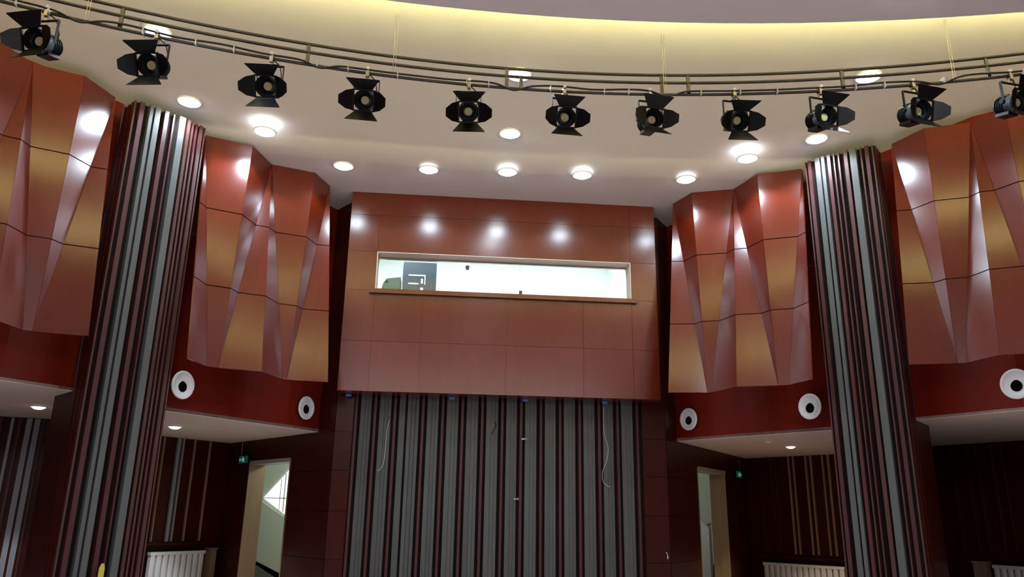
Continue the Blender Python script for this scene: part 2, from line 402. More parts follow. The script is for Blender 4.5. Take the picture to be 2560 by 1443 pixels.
# ---- striped columns
CO, CI = Vector((5.95, 11.0)), Vector((5.12, 11.80))
def column(m, pattern, label):
    A, B = (CO, CI) if m < 0 else (CI, CO)          # left to right as seen from the hall
    A = Vector((A.x * m, A.y)); B = Vector((B.x * m, B.y)); W = (B - A).length; d = (B - A) / W; nf = Vector((d.y, -d.x))
    if nf.dot(-A) < 0: nf = -nf
    ang = math.atan2(d.y, d.x)
    root = thing('striped_column', label, 'column', (A.x, A.y, FLOOR_Z), ang)
    H = T - 0.004 - FLOOR_Z; f = 0.05
    mb = MB(); mb.prism([(0.02, f, 0), (W - 0.02, f, 0), (W - 0.02, 0.42, 0), (0.02, 0.42, 0)], (0, 0, H)); mb.build('core', 'backing', root)
    for (t0, t1, mt, pr) in pattern:
        mb = MB(); bulge = 0.05 * (1 - (2 * (t0 + t1) / 2 - 1) ** 2)
        mb.box(t0 * W, t1 * W, f - 0.012 - pr - bulge, f, 0, H); mb.build('slat', mt, root)
    for xx in (0.0, W - 0.02):
        for k in range(3):
            mb = MB(); mb.box(xx, xx + 0.02, f + 0.02 + k * 0.13, f + 0.09 + k * 0.13, 0, H); mb.build('slat', 'wood_dark', root)
    return root
GY, MA, BR = 'slat_grey', 'slat_maroon', 'slat_brown'
patL = [(0.0, .02, BR, .03), (.065, .125, MA, .04), (.19, .235, GY, .05), (.26, .33, GY, .05), (.39, .445, MA, .04), (.515, .535, MA, .02), (.595, .68, GY, .05), (.715, .755, BR, .05), (.79, .815, BR, .03), (.85, .875, MA, .03), (.91, .955, BR, .04), (.98, 1.0, BR, .03)]
patR = [(0.0, .018, BR, .03), (.045, .095, MA, .04), (.16, .23, GY, .05), (.255, .30, GY, .05), (.34, .385, MA, .04), (.425, .442, BR, .02), (.49, .51, MA, .02), (.58, .63, BR, .05), (.66, .75, GY, .05), (.80, .82, BR, .03), (.865, .915, MA, .04), (.955, .975, BR, .03)]
column(-1, patL, 'tall dark column of maroon and grey vertical slats left of the booth wall')
column(1, patR, 'tall dark column of maroon and grey vertical slats right of the booth wall')

# ---- striped wall under the booth
YC = 14.75
sw = thing('striped_wall_panel', 'wide wall of grey and maroon vertical slats under the booth window', 'wall panel', (0, YC, FLOOR_Z))
mb = MB(); mb.box(-2.72, 2.82, 0, 0.06, 0, 2.3 - FLOOR_Z); mb.build('backing_board', 'backing', sw)
MAR = [-2.658, -2.305, -1.935, -1.41, -1.039, -0.663, -0.286, 0.096, 0.458, 0.838, 1.207, 1.585, 1.965, 2.328, 2.712]
def slat(x0, x1, d, mt): 
    b = MB(); b.box(x0, x1, -d, 0, 0, 2.28 - FLOOR_Z); b.build('slat', mt, sw)
for i, x in enumerate(MAR):
    slat(x - 0.024, x + 0.024, 0.085, MA)
    if i == len(MAR) - 1: break
    x2 = MAR[i + 1]; lo, hi = x + 0.024 + 0.055, x2 - 0.024 - 0.055; wd = hi - lo
    parts = [(0, .40), (.42, .72), (.74, 1.0)] if wd < 0.3 else [(0, .30), (.42, .60), (.62, .82), (.84, 1.0)]
    for j, (a, b) in enumerate(parts): slat(lo + a * wd, lo + b * wd, (0.05, 0.036, 0.028, 0.042)[j], GY)
mb = MB(); mb.box(-2.69, 2.79, YC - 0.12, YC - 0.088, FLOOR_Z, -1.19); o = mb.build('baseboard_rear', 'wood_dark'); tag(o, 'low dark wood skirting under the striped wall', 'baseboard', kind='structure')

# ---- passage stripes (thin slats on the back walls)
def back_slats(m, a, b, specs, z0, z1, wallname):
    A, B = Vector(mir(a, m)), Vector(mir(b, m)); d = (B - A).normalized()
    par = bpy.data.objects[wallname]
    for (u, wd, mt) in specs:
        p, q = A + d * (u - wd / 2), A + d * (u + wd / 2); mb = MB(); seg_box(mb, p, q, z0, z1, -0.05 * m); mb.build('slat', mt, par)
back_slats(-1, PL[-1]['S3'], PL[-1]['S4'], [(1.72, .03, 'slat_pale'), (1.36, .07, 'slat_silver'), (1.25, .03, 'slat_silver'), (.96, .025, 'slat_pale'), (.56, .025, 'slat_pale')], -0.66, 1.44, 'wall_passage_left')
back_slats(1, PL[1]['S3'], PL[1]['S4'], [(.42, .02, MA), (.74, .03, MA), (.84, .03, MA), (1.2, .035, 'slat_pale'), (1.32, .035, 'slat_pale'), (1.64, .04, 'slat_pale'), (1.77, .04, 'slat_pale'), (2.06, .04, 'slat_pale'), (2.2, .05, 'slat_pale'), (2.5, .05, 'slat_pale')], -0.80, 1.44, 'wall_passage_right')
back_slats(-1, PL[-1]['P4'], PL[-1]['P5'], [(.12, .03, MA), (.22, .09, 'slat_silver'), (.35, .09, 'slat_silver'), (.5, .05, MA), (.62, .05, 'slat_silver'), (.8, .05, MA)], FLOOR_Z, 1.58, 'wall_outer_left')
back_slats(1, PL[1]['P4'], PL[1]['P5'], [(.4, .03, MA), (.7, .03, MA), (.9, .03, MA), (1.2, .04, MA), (1.4, .04, MA)], -0.6, 1.5, 'wall_outer_right')

# ---- doorways: linings and corridors
def doorway(m):
    d0, d1, dz = PL[m]['door']; sd = SIDE[m]
    root = bpy.data.objects.new('door_1' if m < 0 else 'door_2', None); COL.objects.link(root); root.location = dpt(m, (d0 + d1) / 2, 0, FLOOR_Z)
    tag(root, 'open %s doorway with deep tan wooden jambs leading to a pale corridor' % sd, 'door', kind='structure')
    off = -root.location
    def slab(name, mt, u0, u1, n0, n1, z0, z1):
        mb = MB(); base = [dpt(m, u0, n0, z0), dpt(m, u1, n0, z0), dpt(m, u1, n1, z0), dpt(m, u0, n1, z0)]
        mb.prism([p + off for p in base], (0, 0, z1 - z0)); mb.build(name, mt, root)
    slab('jamb', 'tan_wood', d1 - 0.03, d1, -0.015, 0.352, FLOOR_Z, dz - 0.03)
    slab('jamb', 'tan_wood', d0, d0 + 0.03, -0.015, 0.352, FLOOR_Z, dz - 0.03)
    slab('lintel', 'trim_grey', d0, d1, -0.015, 0.352, dz - 0.03, dz)
    slab('architrave', 'trim_grey', d0, d1 + 0.02, -0.025, -0.016, dz - 0.02, dz + 0.045)
doorway(-1); doorway(1)
# corridors behind the doorways
for m, yb, xf in ((-1, 19.5, 6.35), (1, 20.5, 7.55)):
    L = (Vector(PL[m]['S3']) - Vector(PL[m]['S2'])).length
    A, B = dpt(m, 0.05, 0.36, 0), dpt(m, L + 0.2, 0.36, 0)
    ring = [(A.x, A.y), (B.x, B.y), (xf * m, yb), (0.7 * m, yb), (0.7 * m, 15.25), (2.8 * m, 15.25)]
    mb = MB()
    for p, q in zip(ring[1:], ring[2:] + ring[:1]): seg_box(mb, p, q, FLOOR_Z, 1.62, -0.06 * m)
    mb.prism([(p[0], p[1], 1.62) for p in ring], (0, 0, 0.04))
    struct(mb.build('wall_corridor_' + SIDE[m], 'pale_wall'), 'pale corridor walls seen through the %s doorway' % SIDE[m])
cw = bpy.data.objects.new('window_2', None); COL.objects.link(cw); cw.location = (-4.9, 19.49, -0.1); tag(cw, 'bright corridor window glimpsed through the left doorway', 'window', kind='structure')
mb = MB(); mb.prism([(-0.32, -0.012, 0.37), (0.23, -0.012, -0.01), (0.30, -0.012, -0.05), (0.30, -0.012, 1.15), (0.18, -0.012, 0.98)], (0, 0.01, 0)); mb.build('pane', 'daylight_pane', cw)
for (x0, x1, z0, z1) in ((0.055, 0.075, 0.1, 0.82), (0.145, 0.175, 0.05, 0.95), (-0.31, 0.26, 0.36, 0.385), (0.25, 0.31, -0.05, 1.2)):
    mb = MB(); mb.box(x0, x1, -0.04, -0.014, z0, z1); mb.build('mullion', 'white_plastic', cw)
mb = MB(); mb.prism([(-5.30, 19.30, 0.24), (-4.45, 19.30, -0.30), (-4.45, 19.30, -1.50), (-5.30, 19.30, -1.10)], (0, 0.12, 0))
tag(mb.build('stair_balustrade', 'pale_wall'), 'sloping pale stair balustrade beyond the left doorway', 'balustrade')
mb = MB(); mb.prism([(-5.6, 19.2, -1.0), (-4.3, 19.2, -1.75), (-4.3, 19.2, -1.55), (-5.6, 19.2, -1.55)][:2] + [(-4.3, 19.2, FLOOR_Z), (-5.6, 19.2, FLOOR_Z)], (0, 0.1, 0))
tag(mb.build('stair_skirting', 'floor_grey'), 'grey sloped stair skirting at the foot of the corridor wall', 'skirting')
mb = MB(); mb.prism([(5.7, 20.35, -0.02), (6.35, 20.35, -0.62), (6.35, 20.35, FLOOR_Z), (5.7, 20.35, FLOOR_Z)], (0, 0.12, 0))
tag(mb.build('stair_balustrade', 'white_wall'), 'sloping white stair balustrade beyond the right doorway', 'balustrade')
mb = MB(); mb.tube([(5.99, 20.3, -1.5), (5.99, 20.3, -0.2)], 0.02); mb.tube([(5.93, 20.3, -0.2), (6.02, 20.3, -0.16)], 0.03)
tag(mb.build('handrail_post', 'zinc'), 'thin metal handrail post in the right corridor', 'handrail')
mb = MB(); mb.lathe([(0.02, -1.55), (0.12, -1.55), (0.11, -1.2), (0.07, -1.08), (0.03, -1.03)], 12, Matrix.Translation((6.08, 20.1, 0)))
tag(mb.build('waste_bin', 'black_metal'), 'black rounded bin standing in the right corridor doorway', 'bin')
for (x, y, e, nm, wh) in ((-3.6, 17.6, 55, 'left', 0), (4.6, 18.6, 30, 'right', 0)):  # unseen lamps added to brighten the corridor walls
    root = thing('corridor_fill_lamp', 'added unseen ceiling lamp of the corridor behind the %s doorway' % nm, 'lamp', (x, y, 1.62))
    mb = MB(); mb.lathe([(0.0, -0.06), (0.14, -0.055), (0.17, -0.02), (0.17, 0)], 20); mb.build('diffuser', 'lamp_soft', root, True)
    l = bpy.data.lights.new('corridor_fill', 'POINT'); l.energy = e; l.color = (0.92, 1.0, 0.93); l.shadow_soft_size = 0.12
    lo = bpy.data.objects.new('corridor_fill', l); COL.objects.link(lo); lo.parent = root; lo.location = (0, 0, -0.2)

# ---- exit signs
def exit_sign(m, u, z, label):
    d = UD[m][0]; ang = math.atan2(d.y, d.x * m)
    root = thing('exit_sign', label, 'sign', dpt(m, u, -0.02, z), ang); sgn = -1 if m > 0 else 1
    # local +x along the wall, face towards the passage
    sy_ = -1 if m > 0 else 1
    mb = MB(); mb.box(-0.24, 0.24, 0, sy_ * 0.05, -0.09, 0.09); mb.build('case', 'black_metal', root)
    mb = MB(); mb.box(-0.22, 0.22, sy_ * 0.051, sy_ * 0.056, -0.075, 0.075); mb.build('face', 'exit_green', root)
    # running figure and arrow as flat marks
    mb = MB(); y0, dy = sy_ * 0.0565, sy_ * 0.003
    mb.lathe([(0.0, y0), (0.014, y0), (0.014, y0 + dy)], 10, Matrix.Translation((0.03, 0, 0.05)), 'Y')
    for poly in ([(-0.01, .03), (.03, .035), (.02, -.01), (-.02, -.015)], [(.0, -.01), (.02, -.01), (.06, -.03), (.055, -.045), (.015, -.03)], [(-.02, -.01), (0, -.015), (-.03, -.05), (-.075, -.05), (-.07, -.035), (-.04, -.035)],
                 [(.03, .03), (.065, .0), (.055, -.01), (.02, .015)], [(-.01, .03), (-.05, .02), (-.06, -.005), (-.048, -.008), (-.038, .01), (-.01, .012)], [(.10, .012), (.16, .012), (.16, .03), (.20, 0), (.16, -.03), (.16, -.012), (.10, -.012)]):
        mb.prism([(x, y0, zz) for x, zz in poly], (0, dy, 0))
    mb.build('pictogram', 'exit_white', root)
    mb = MB(); mb.tube([(0.2, sy_ * 0.02, 0.09), (0.19, sy_ * 0.02, 0.2), (0.2, sy_ * 0.02, 0.40)], 0.005, 6); mb.build('cord', 'cable_white', root)
exit_sign(-1, 3.05, 1.04, 'green running man exit sign beside the left doorway')
exit_sign(1, 4.14, 1.0, 'green running man exit sign beside the right doorway')

# ---- radiators
def radiator(m, a, b, u0, u1, ztop, label, nsec, off=0.16):
    A, B = Vector(mir(a, m)), Vector(mir(b, m)); d = (B - A).normalized(); ang = math.atan2(d.y, d.x)
    p = A + d * u0; root = thing('radiator', label, 'radiator', (p.x, p.y, FLOOR_Z + 0.1), ang); W = u1 - u0; H = ztop - FLOOR_Z - 0.1
    s = -1 if m > 0 else 1
    pit = W / nsec
    for k in range(nsec):
        mb = MB(); x0 = k * pit + pit * 0.12; x1 = (k + 1) * pit - pit * 0.12
        y0, y1 = s * (off - 0.05), s * (off + 0.04)
        ym = s * (off + 0.055); xm = (x0 + x1) / 2; q = (x1 - x0) * 0.28
        mb.prism([(x0, y0, 0.0), (x1, y0, 0.0), (x1, y1, 0.0), (x1 - q, ym, 0), (x0 + q, ym, 0), (x0, y1, 0.0)], (0, 0, H - 0.06)); mb.build('section', 'radiator_white', root)
    mb = MB(); mb.box(0, W, s * (off - 0.05), s * (off + 0.06), H - 0.06, H); mb.build('top_rail', 'radiator_white', root)
    mb = MB(); mb.box(-0.05, W + 0.05, 0, s * 0.04, 0, H + 0.05); mb.build('back_plate', 'backing', root)
    return root
radiator(-1, PL[-1]['S3'], PL[-1]['S4'], 0.50, 1.80, -0.85, 'white ribbed radiator low on the back wall of the left passage', 9)
radiator(1, PL[1]['S3'], PL[1]['S4'], 0.42, 2.42, -1.01, 'white ribbed radiator low on the back wall of the right passage', 14)
radiator(1, PL[1]['P4'], PL[1]['P5'], 0.98, 2.1, -0.80, 'white ribbed radiator at the bottom right corner in the outer passage', 9)
def rad_post(m, a, b, u0, u1, z1, dep, label):
    A, B = Vector(mir(a, m)), Vector(mir(b, m)); d = (B - A).normalized(); p, q = A + d * u0, A + d * u1
    mb = MB(); seg_box(mb, p, q, FLOOR_Z, z1, -dep * m); seg_box(mb, p - d * 0.02, q + d * 0.02, z1, z1 + 0.03, -(dep + 0.02) * m)
    tag(mb.build('radiator_cover_post', 'tan_wood'), label, 'post')
rad_post(-1, PL[-1]['S3'], PL[-1]['S4'], 0.20, 0.34, -0.84, 0.20, 'tan wooden post beside the left passage radiator')
rad_post(1, PL[1]['P4'], PL[1]['P5'], 0.61, 0.84, -0.78, 0.20, 'tan wooden post beside the bottom right radiator')
for (m, u0, u1, z, nm) in ((-1, 0.34, 2.2, -0.73, 'left'), (1, 0.3, 2.7, -0.90, 'right')):
    a, b = PL[m]['S3'], PL[m]['S4']; A, B = Vector(mir(a, m)), Vector(mir(b, m)); d = (B - A).normalized()
    mb = MB(); seg_box(mb, A + d * u0, A + d * u1, z, z + 0.05, -0.10 * m); tag(mb.build('ledge', 'wood_dark'), 'dark wooden ledge above the %s passage radiator' % nm, 'ledge')

# ---- air nozzles
def nozzle_meshes():
    a = MB(); a.lathe([(0.155, 0.0), (0.215, 0.0), (0.22, -0.02), (0.205, -0.038), (0.18, -0.035), (0.165, -0.02), (0.155, 0.0)], 32, None, 'Y')
    b = MB(); b.lathe([(0.172, -0.030), (0.150, -0.020), (0.120, -0.014), (0.09, -0.012), (0.06, -0.011)], 32, None, 'Y')
    # keep centre open: drop the end cap
    b.f = [f for f in b.f if len(f) == 4]
    c = MB(); M = Matrix.Translation((0, 0.0, -0.03)); c.lathe([(0.0, -0.018), (0.076, -0.020), (0.080, -0.017), (0.080, 0.0)], 28, M, 'Y')
    return a.mesh('flange', 'white_plastic', True), b.mesh('bowl', 'white_plastic', True), c.mesh('throat', 'black_hole', True)
NZ = nozzle_meshes()
def nozzle(m, a, b, u, z, label):
    A, B = Vector(mir(a, m)), Vector(mir(b, m)); d = (B - A).normalized(); p = A + d * u
    nf = Vector((d.y, -d.x)); 
    if nf.dot(-p) < 0: nf = -nf
    ang = math.atan2(nf.x, -nf.y)
    root = thing('air_nozzle', label, 'air vent', (p.x + nf.x * 0.005, p.y + nf.y * 0.005, z), ang, 'round air nozzles on the wood bands')
    for nm, me in zip(('flange', 'bowl', 'throat'), NZ): link(nm, me, root)
for m in (-1, 1):
    P = PL[m]
    nozzle(m, P['S2'], P['S1'], 0.45 if m < 0 else 0.373, 1.85, 'round white air nozzle nearest the booth wall on the %s wood band' % SIDE[m])
    nozzle(m, P['S2'], P['S1'], 3.391 if m < 0 else 3.079, 1.83, 'round white air nozzle next to the %s striped column, on its booth side' % SIDE[m])
nozzle(1, PL[1]['P2'], PL[1]['P1'], 1.55, 1.915, 'round white air nozzle cut by the right edge of the picture')

# ---- downlights
def dl_meshes():
    a = MB(); a.lathe([(0.10, -0.002), (0.145, -0.002), (0.15, -0.012), (0.14, -0.02), (0.118, -0.018), (0.10, -0.002)], 28)
    b = MB(); b.lathe([(0.0, -0.062), (0.045, -0.058), (0.08, -0.046), (0.105, -0.028), (0.116, -0.012), (0.116, -0.004)], 28)  # domed lens shape stands in for the round bloom of the lamp
    return a.mesh('trim_ring', 'white_plastic', True), b
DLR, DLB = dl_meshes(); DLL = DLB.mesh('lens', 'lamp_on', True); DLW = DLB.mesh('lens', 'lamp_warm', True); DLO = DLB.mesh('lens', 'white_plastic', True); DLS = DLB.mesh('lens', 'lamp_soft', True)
def downlight(x, y, z, label, energy=LAMP_W, col=LAMP_COL, lens=None, scale=1.25, cone=146, group='ceiling downlights'):
    root = thing('downlight', label, 'downlight', (x, y, z), 0, group); root.scale = (scale,) * 3
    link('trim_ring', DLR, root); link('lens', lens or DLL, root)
    if energy > 0:
        l = bpy.data.lights.new('downlight_beam', 'SPOT'); l.energy = energy; l.color = col; l.spot_size = math.radians(cone); l.spot_blend = 0.22; l.shadow_soft_size = 0.14
        lo = bpy.data.objects.new('downlight_beam', l); COL.objects.link(lo); lo.parent = root; lo.location = (0, 0, -0.09)
TM = T + FZ
for (x, y, z, lb) in (
    (-3.02, 12.96, T, 'round white downlight at the left end of the row along the booth wall'),
    (-1.48, 12.92, T, 'round white downlight second from the left in the row along the booth wall'),
    (-0.04, 12.84, T, 'round white downlight in the middle of the row along the booth wall'),
    (1.34, 12.80, T, 'round white downlight fourth from the left in the row along the booth wall'),
    (3.28, 12.74, T, 'round white downlight at the right end of the row along the booth wall'),
    (-4.19, 11.86, T + 0.035, 'round white downlight just right of the left striped column top'),
    (4.10, 11.83, T + 0.035, 'round white downlight just left of the right striped column top'),
    (-5.26, 11.29, TM, 'round white downlight directly above the left striped column'),
    (5.10, 11.27, TM, 'round white downlight directly above the right striped column'),
    (-0.10, 11.72, TM, 'single round downlight between the stage lamps and the booth row'),
    (-0.13, 9.89, TM, 'round downlight shining through the middle of the lighting rail'),
    (-5.11, 9.42, TM, 'round downlight shining through the left part of the lighting rail'),
    (4.94, 9.34, TM, 'round downlight shining through the right part of the lighting rail')):
    downlight(x, y, z, lb, LAMP_W * (0.5 if y > 12.5 or (abs(x) < 0.5 and z > T + 0.05) else 1.1))
downlight(4.10, 7.0, 5.85, 'round downlight at the top edge in the front ceiling panel', HALL_W)
# downlights of the front ceiling beyond the frame
k = 0
for yy in (5.6, 2.4, -1.0, -4.4):
    for xx in (-7.0, -3.5, 0.0, 3.5, 7.0):
        downlight(xx, yy, 5.85, 'overhead downlight in the %s row back from the cove edge, %s from the left' % (('first', 'second', 'third', 'fourth')[k // 5], ('first', 'second', 'third', 'fourth', 'fifth')[k % 5]), HALL_W, cone=105, group='hall downlights overhead'); k += 1
downlight(-4.05, 7.19, 5.85, 'round downlight in the front ceiling just above the top left of the frame', HALL_W)
# soffit lamps
downlight(-5.94, 14.77, 1.45, 'small bright downlight in the left passage soffit', 260, (0.9, 0.95, 1), DLS, 0.9, 95, 'soffit downlights')
downlight(6.24, 15.71, 1.45, 'small warm downlight in the right passage soffit', 200, (1.0, 0.8, 0.5), DLW, 0.8, 95, 'soffit downlights')
downlight(5.38, 14.81, 1.45, 'unlit downlight in the right passage soffit', 0, LAMP_COL, DLO, 0.5, 120, 'soffit downlights')
downlight(-7.77, 13.52, 1.60, 'small bright downlight in the soffit at the left edge', 240, (0.9, 0.95, 1), DLS, 0.9, 95, 'soffit downlights')

# ---- lighting rail
def y_rail(x): return 8.84 - 0.0305 * x * x
ZB, ZM, ZT = 5.335, 5.51, 5.625
rail = thing('lighting_rail', 'dark curved three pipe lighting rail hung under the ceiling', 'lighting rail', (0, 8.84, ZB))
RX = [-7.2 + 14.4 * i / 72 for i in range(73)]
for z, r in ((ZB, 0.02), (ZM, 0.021), (ZT, 0.021)):
    mb = MB(); mb.tube([(x, y_rail(x) - 8.84, z - ZB) for x in RX], r, 8); mb.build('pipe', 'rail_paint', rail, True)
for x in (-6.4, -4.97, -2.91, -0.39, -0.20, 1.663, 2.01, 3.95, 5.6):
    mb = MB(); z1 = ZT if x != -0.20 else ZM
    mb.box(x - 0.022, x + 0.022, y_rail(x) - 8.84 - 0.012, y_rail(x) - 8.84 + 0.012, 0, z1 - ZB); mb.build('strut', 'rail_paint', rail)
for x in (-5.3, -1.86, 1.68, 5.2):
    mb = MB(); mb.tube([(x, y_rail(x) - 8.84 - 0.03, -0.01), (x, y_rail(x) - 8.84 - 0.03, T + FZ + 0.02 - ZB)], 0.0045, 6)
    mb.tube([(x + 0.03, y_rail(x) - 8.84 - 0.03, 0.0), (x + 0.03, y_rail(x) - 8.84 - 0.03, T + FZ + 0.02 - ZB)], 0.003, 6); mb.build('hanger_wire', 'zinc', rail)
# cables tied along the bottom pipe
pts = []; ties = []
NS = 360
for i in range(NS + 1):
    x = -7.0 + 14.0 * i / NS
    dip = sum(0.075 * math.exp(-((x - c) / 0.16) ** 2) for c in (-5.35, -2.75, -0.30, 1.72, 5.05))
    z = ZB + 0.034 + 0.026 * (0.5 + 0.5 * math.sin(x * 6.1)) * (0.5 + 0.5 * math.sin(x * 1.3 + 1)) - dip
    pts.append((x, y_rail(x) - 0.028, z))
mb = MB(); mb.tube(pts, 0.013, 6)
cab = thing('power_cable', 'black power cable tied along the bottom pipe of the lighting rail', 'cable', (0, y_rail(0), ZB))
o = mb.build('cable', 'cable_black', cab, True); o.location = (0, -y_rail(0), -ZB)
for i in range(22):
    x = -6.7 + 13.4 * (i + 0.3 * math.sin(i * 2.3)) / 21.5
    mb = MB(); mb.box(x - 0.006, x + 0.006, y_rail(x) - 0.05, y_rail(x) + 0.024, ZB - 0.024, ZB + 0.055)
    o = mb.build('cable_tie', 'cable_white', cab); o.location = (0, -y_rail(0), -ZB)

# ---- stage lanterns with barn doors
def lantern_meshes():
    R = {}
    # head, pointing to -Y, origin at the yoke pivot
    b = MB(); b.lathe([(0.0, 0.24), (0.085, 0.24), (0.105, 0.22), (0.105, 0.05), (0.118, 0.04), (0.118, -0.06), (0.10, -0.06), (0.10, 0.0)], 20, None, 'Y'); R['housing'] = b.mesh('housing', 'housing_metal', True)
    b = MB()
    for yy in (0.075, 0.11, 0.145, 0.18): b.lathe([(0.106, yy), (0.122, yy + 0.004), (0.122, yy + 0.012), (0.106, yy + 0.016)], 20, None, 'Y')
    b.box(-0.05, 0.05, 0.06, 0.2, 0.10, 0.125); b.box(-0.07, 0.07, 0.0, 0.2, -0.145, -0.105); R['cooling_fins'] = b.mesh('cooling_fins', 'black_metal', False)
    b = MB(); b.lathe([(0.098, -0.055), (0.128, -0.06), (0.13, -0.12), (0.112, -0.125), (0.104, -0.09), (0.098, -0.055)], 24, None, 'Y'); R['front_ring'] = b.mesh('front_ring', 'black_metal', True)
    b = MB(); b.lathe([(0.0, -0.030), (0.06, -0.026), (0.096, -0.014), (0.096, -0.004), (0.0, -0.004)], 24, None, 'Y'); R['lens'] = b.mesh('lens', 'lens_black', True)
    b = MB(); b.lathe([(0.0, -0.042), (0.050, -0.038), (0.053, -0.026)], 20, None, 'Y'); R['led_chip'] = b.mesh('led_chip', 'led_phosphor', True)
    # barn door frame
    b = MB(); s, t = 0.135, 0.018
    b.box(-s, s, -0.145, -0.122, s - t, s); b.box(-s, s, -0.145, -0.122, -s, -s + t); b.box(-s, -s + t, -0.145, -0.122, -s + t, s - t); b.box(s - t, s, -0.145, -0.122, -s + t, s - t)
    R['barn_frame'] = b.mesh('barn_frame', 'black_flag')
    def leaf(wi, wo, L, ang, rot):
        b = MB(); ca, sa = math.cos(ang), math.sin(ang); pts = []
        # hinge along X at z=+s, opening outwards
        for (x, l) in ((-wi / 2, 0), (wi / 2, 0), (wo[0] / 2, L * wo[2]), (wo[1] / 2, L), (-wo[1] / 2, L), (-wo[0] / 2, L * wo[2])):
            pts.append(Vector((x, -0.14 - l * ca, s + l * sa)))
        M = Matrix.Rotation(rot, 4, 'Y'); pts = [M @ p for p in pts]
        n = (pts[1] - pts[0]).cross(pts[3] - pts[0]).normalized(); b.prism(pts, n * 0.004); return b
    R['leafs'] = {}
    for nm, wi, wo, L, ang, rot in (('top', 0.21, (0.40, 0.40, 0.92), 0.17, 0.85, 0), ('bottom', 0.21, (0.40, 0.40, 0.92), 0.17, 0.62, math.pi), ('left', 0.26, (0.22, 0.10, 0.5), 0.19, 0.95, -math.pi / 2), ('right', 0.26, (0.22, 0.10, 0.5), 0.19, 0.95, math.pi / 2)):
        R['leafs'][nm] = leaf(wi, wo, L, ang, rot).mesh('barn_door_leaf', 'black_flag')
    # yoke and clamp (do not tilt)
    b = MB(); yw = 0.162
    b.box(-yw, yw, -0.018, 0.018, 0.27, 0.28)
    for sx in (-1, 1): b.box(min(sx * yw, sx * (yw - 0.008)), max(sx * yw, sx * (yw - 0.008)), -0.018, 0.018, -0.02, 0.27)
    R['yoke'] = b.mesh('yoke', 'black_metal')
    b = MB(); b.lathe([(0.0, -0.02), (0.03, -0.02), (0.034, 0.0), (0.03, 0.02), (0.0, 0.02)], 12, Matrix.Translation((-0.176, 0, 0)) @ Matrix.Rotation(math.pi / 2, 4, 'Y'))
    R['pivot_knob'] = b.mesh('pivot_knob', 'black_metal')
    b = MB(); b.box(-0.02, 0.02, -0.012, 0.012, 0.28, 0.34); b.box(-0.022, 0.022, -0.035, -0.022, 0.33, 0.42); b.box(-0.022, 0.022, 0.022, 0.035, 0.36, 0.42); b.box(-0.022, 0.022, -0.035, 0.012, 0.325, 0.345); b.box(-0.022, 0.022, -0.035, 0.035, 0.405, 0.42)
    R['clamp'] = b.mesh('clamp', 'zinc')
    b = MB(); b.lathe([(0.0, 0.42), (0.016, 0.42), (0.024, 0.43), (0.024, 0.45), (0.014, 0.462), (0.0, 0.465)], 12, Matrix.Translation((0.0, -0.03, 0))); R['clamp_bolt'] = b.mesh('clamp_bolt', 'chrome', True)  # bright glint is put into the near-white bolt colour
    b = MB(); b.tube([(0.03, 0.0, 0.36), (0.10, 0.03, 0.30), (0.12, 0.08, 0.16), (0.05, 0.16, 0.10)], 0.008, 6); R['lead'] = b.mesh('lead', 'cable_black', True)
    return R
LM = lantern_meshes()
def lantern(x, tilt, pan, roll, label):
    y = y_rail(x); piv = ZB - 0.385
    root = thing('stage_lantern', label, 'stage light', (x, y, piv), pan, 'stage lanterns on the curved rail')
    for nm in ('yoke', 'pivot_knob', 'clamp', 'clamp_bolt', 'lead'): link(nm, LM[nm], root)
    rx = (tilt, roll, 0)
    def head(nm, me, par=root):
        o = link(nm, me, par); o.rotation_euler = rx; return o
    for nm in ('housing', 'cooling_fins', 'front_ring', 'lens', 'led_chip'): head(nm, LM[nm])
    fr_ = head('barn_frame', LM['barn_frame'])
    for k_, me in LM['leafs'].items(): link('barn_door_leaf', me, fr_)
LX = [-5.66, -4.58, -3.32, -2.17, -0.88, 0.37, 1.50, 2.59, 3.66, 4.75, 5.81]
TL = [17, 28, 32, 31, 33, 24, 12, 30, 14, 15, 16]; PN = [-11, -6, -4, -3, 0, 3, 5, 3, 9, 8, 8]
NM = ['far left', 'second', 'third', 'fourth', 'fifth', 'sixth', 'seventh', 'eighth', 'ninth', 'tenth', 'far right']
for i, x in enumerate(LX):
    if i == 0: lb = 'black stage lantern at the left end of the rail with its pale housing showing'
    elif i == 10: lb = 'black stage lantern at the right end of the rail, cut by the picture edge'
    else: lb = 'black barn door stage lantern, %s from the left on the rail' % NM[i]
    lantern(x, math.radians(TL[i]), math.radians(PN[i]), math.radians((i * 37 % 7 - 3) * 1.2), lb)

# ---- control booth contents
cb = thing('equipment_cabinet', 'dark blue cabinet standing inside the lit booth window', 'cabinet', (-1.63, 15.5, 2.4))
mb = MB(); mb.box(-0.34, 0.34, -0.2, 0.25, 0, 2.60); mb.build('body', 'cabinet_blue', cb)
mb = MB(); mb.prism([(-0.345, -0.2, 1.6), (-0.345, -0.2, 2.59), (-0.345, 0.05, 2.45), (-0.345, 0.25, 2.2), (-0.345, 0.25, 1.6)], (-0.012, 0, 0)); mb.build('side_panel', 'cabinet_side', cb)
mb = MB(); mb.box(-0.28, 0.28, -0.212, -0.2, 1.5, 2.5); mb.build('door_panel', 'cabinet_blue', cb)
mb = MB(); mb.box(-0.23, 0.12, -0.222, -0.212, 2.30, 2.325); mb.box(0.10, 0.12, -0.222, -0.212, 2.12, 2.30); mb.build('bright_edge', 'white_plastic', cb)
mb = MB(); mb.box(-0.23, -0.02, -0.222, -0.212, 2.12, 2.145); mb.build('shelf_edge', 'white_plastic', cb)
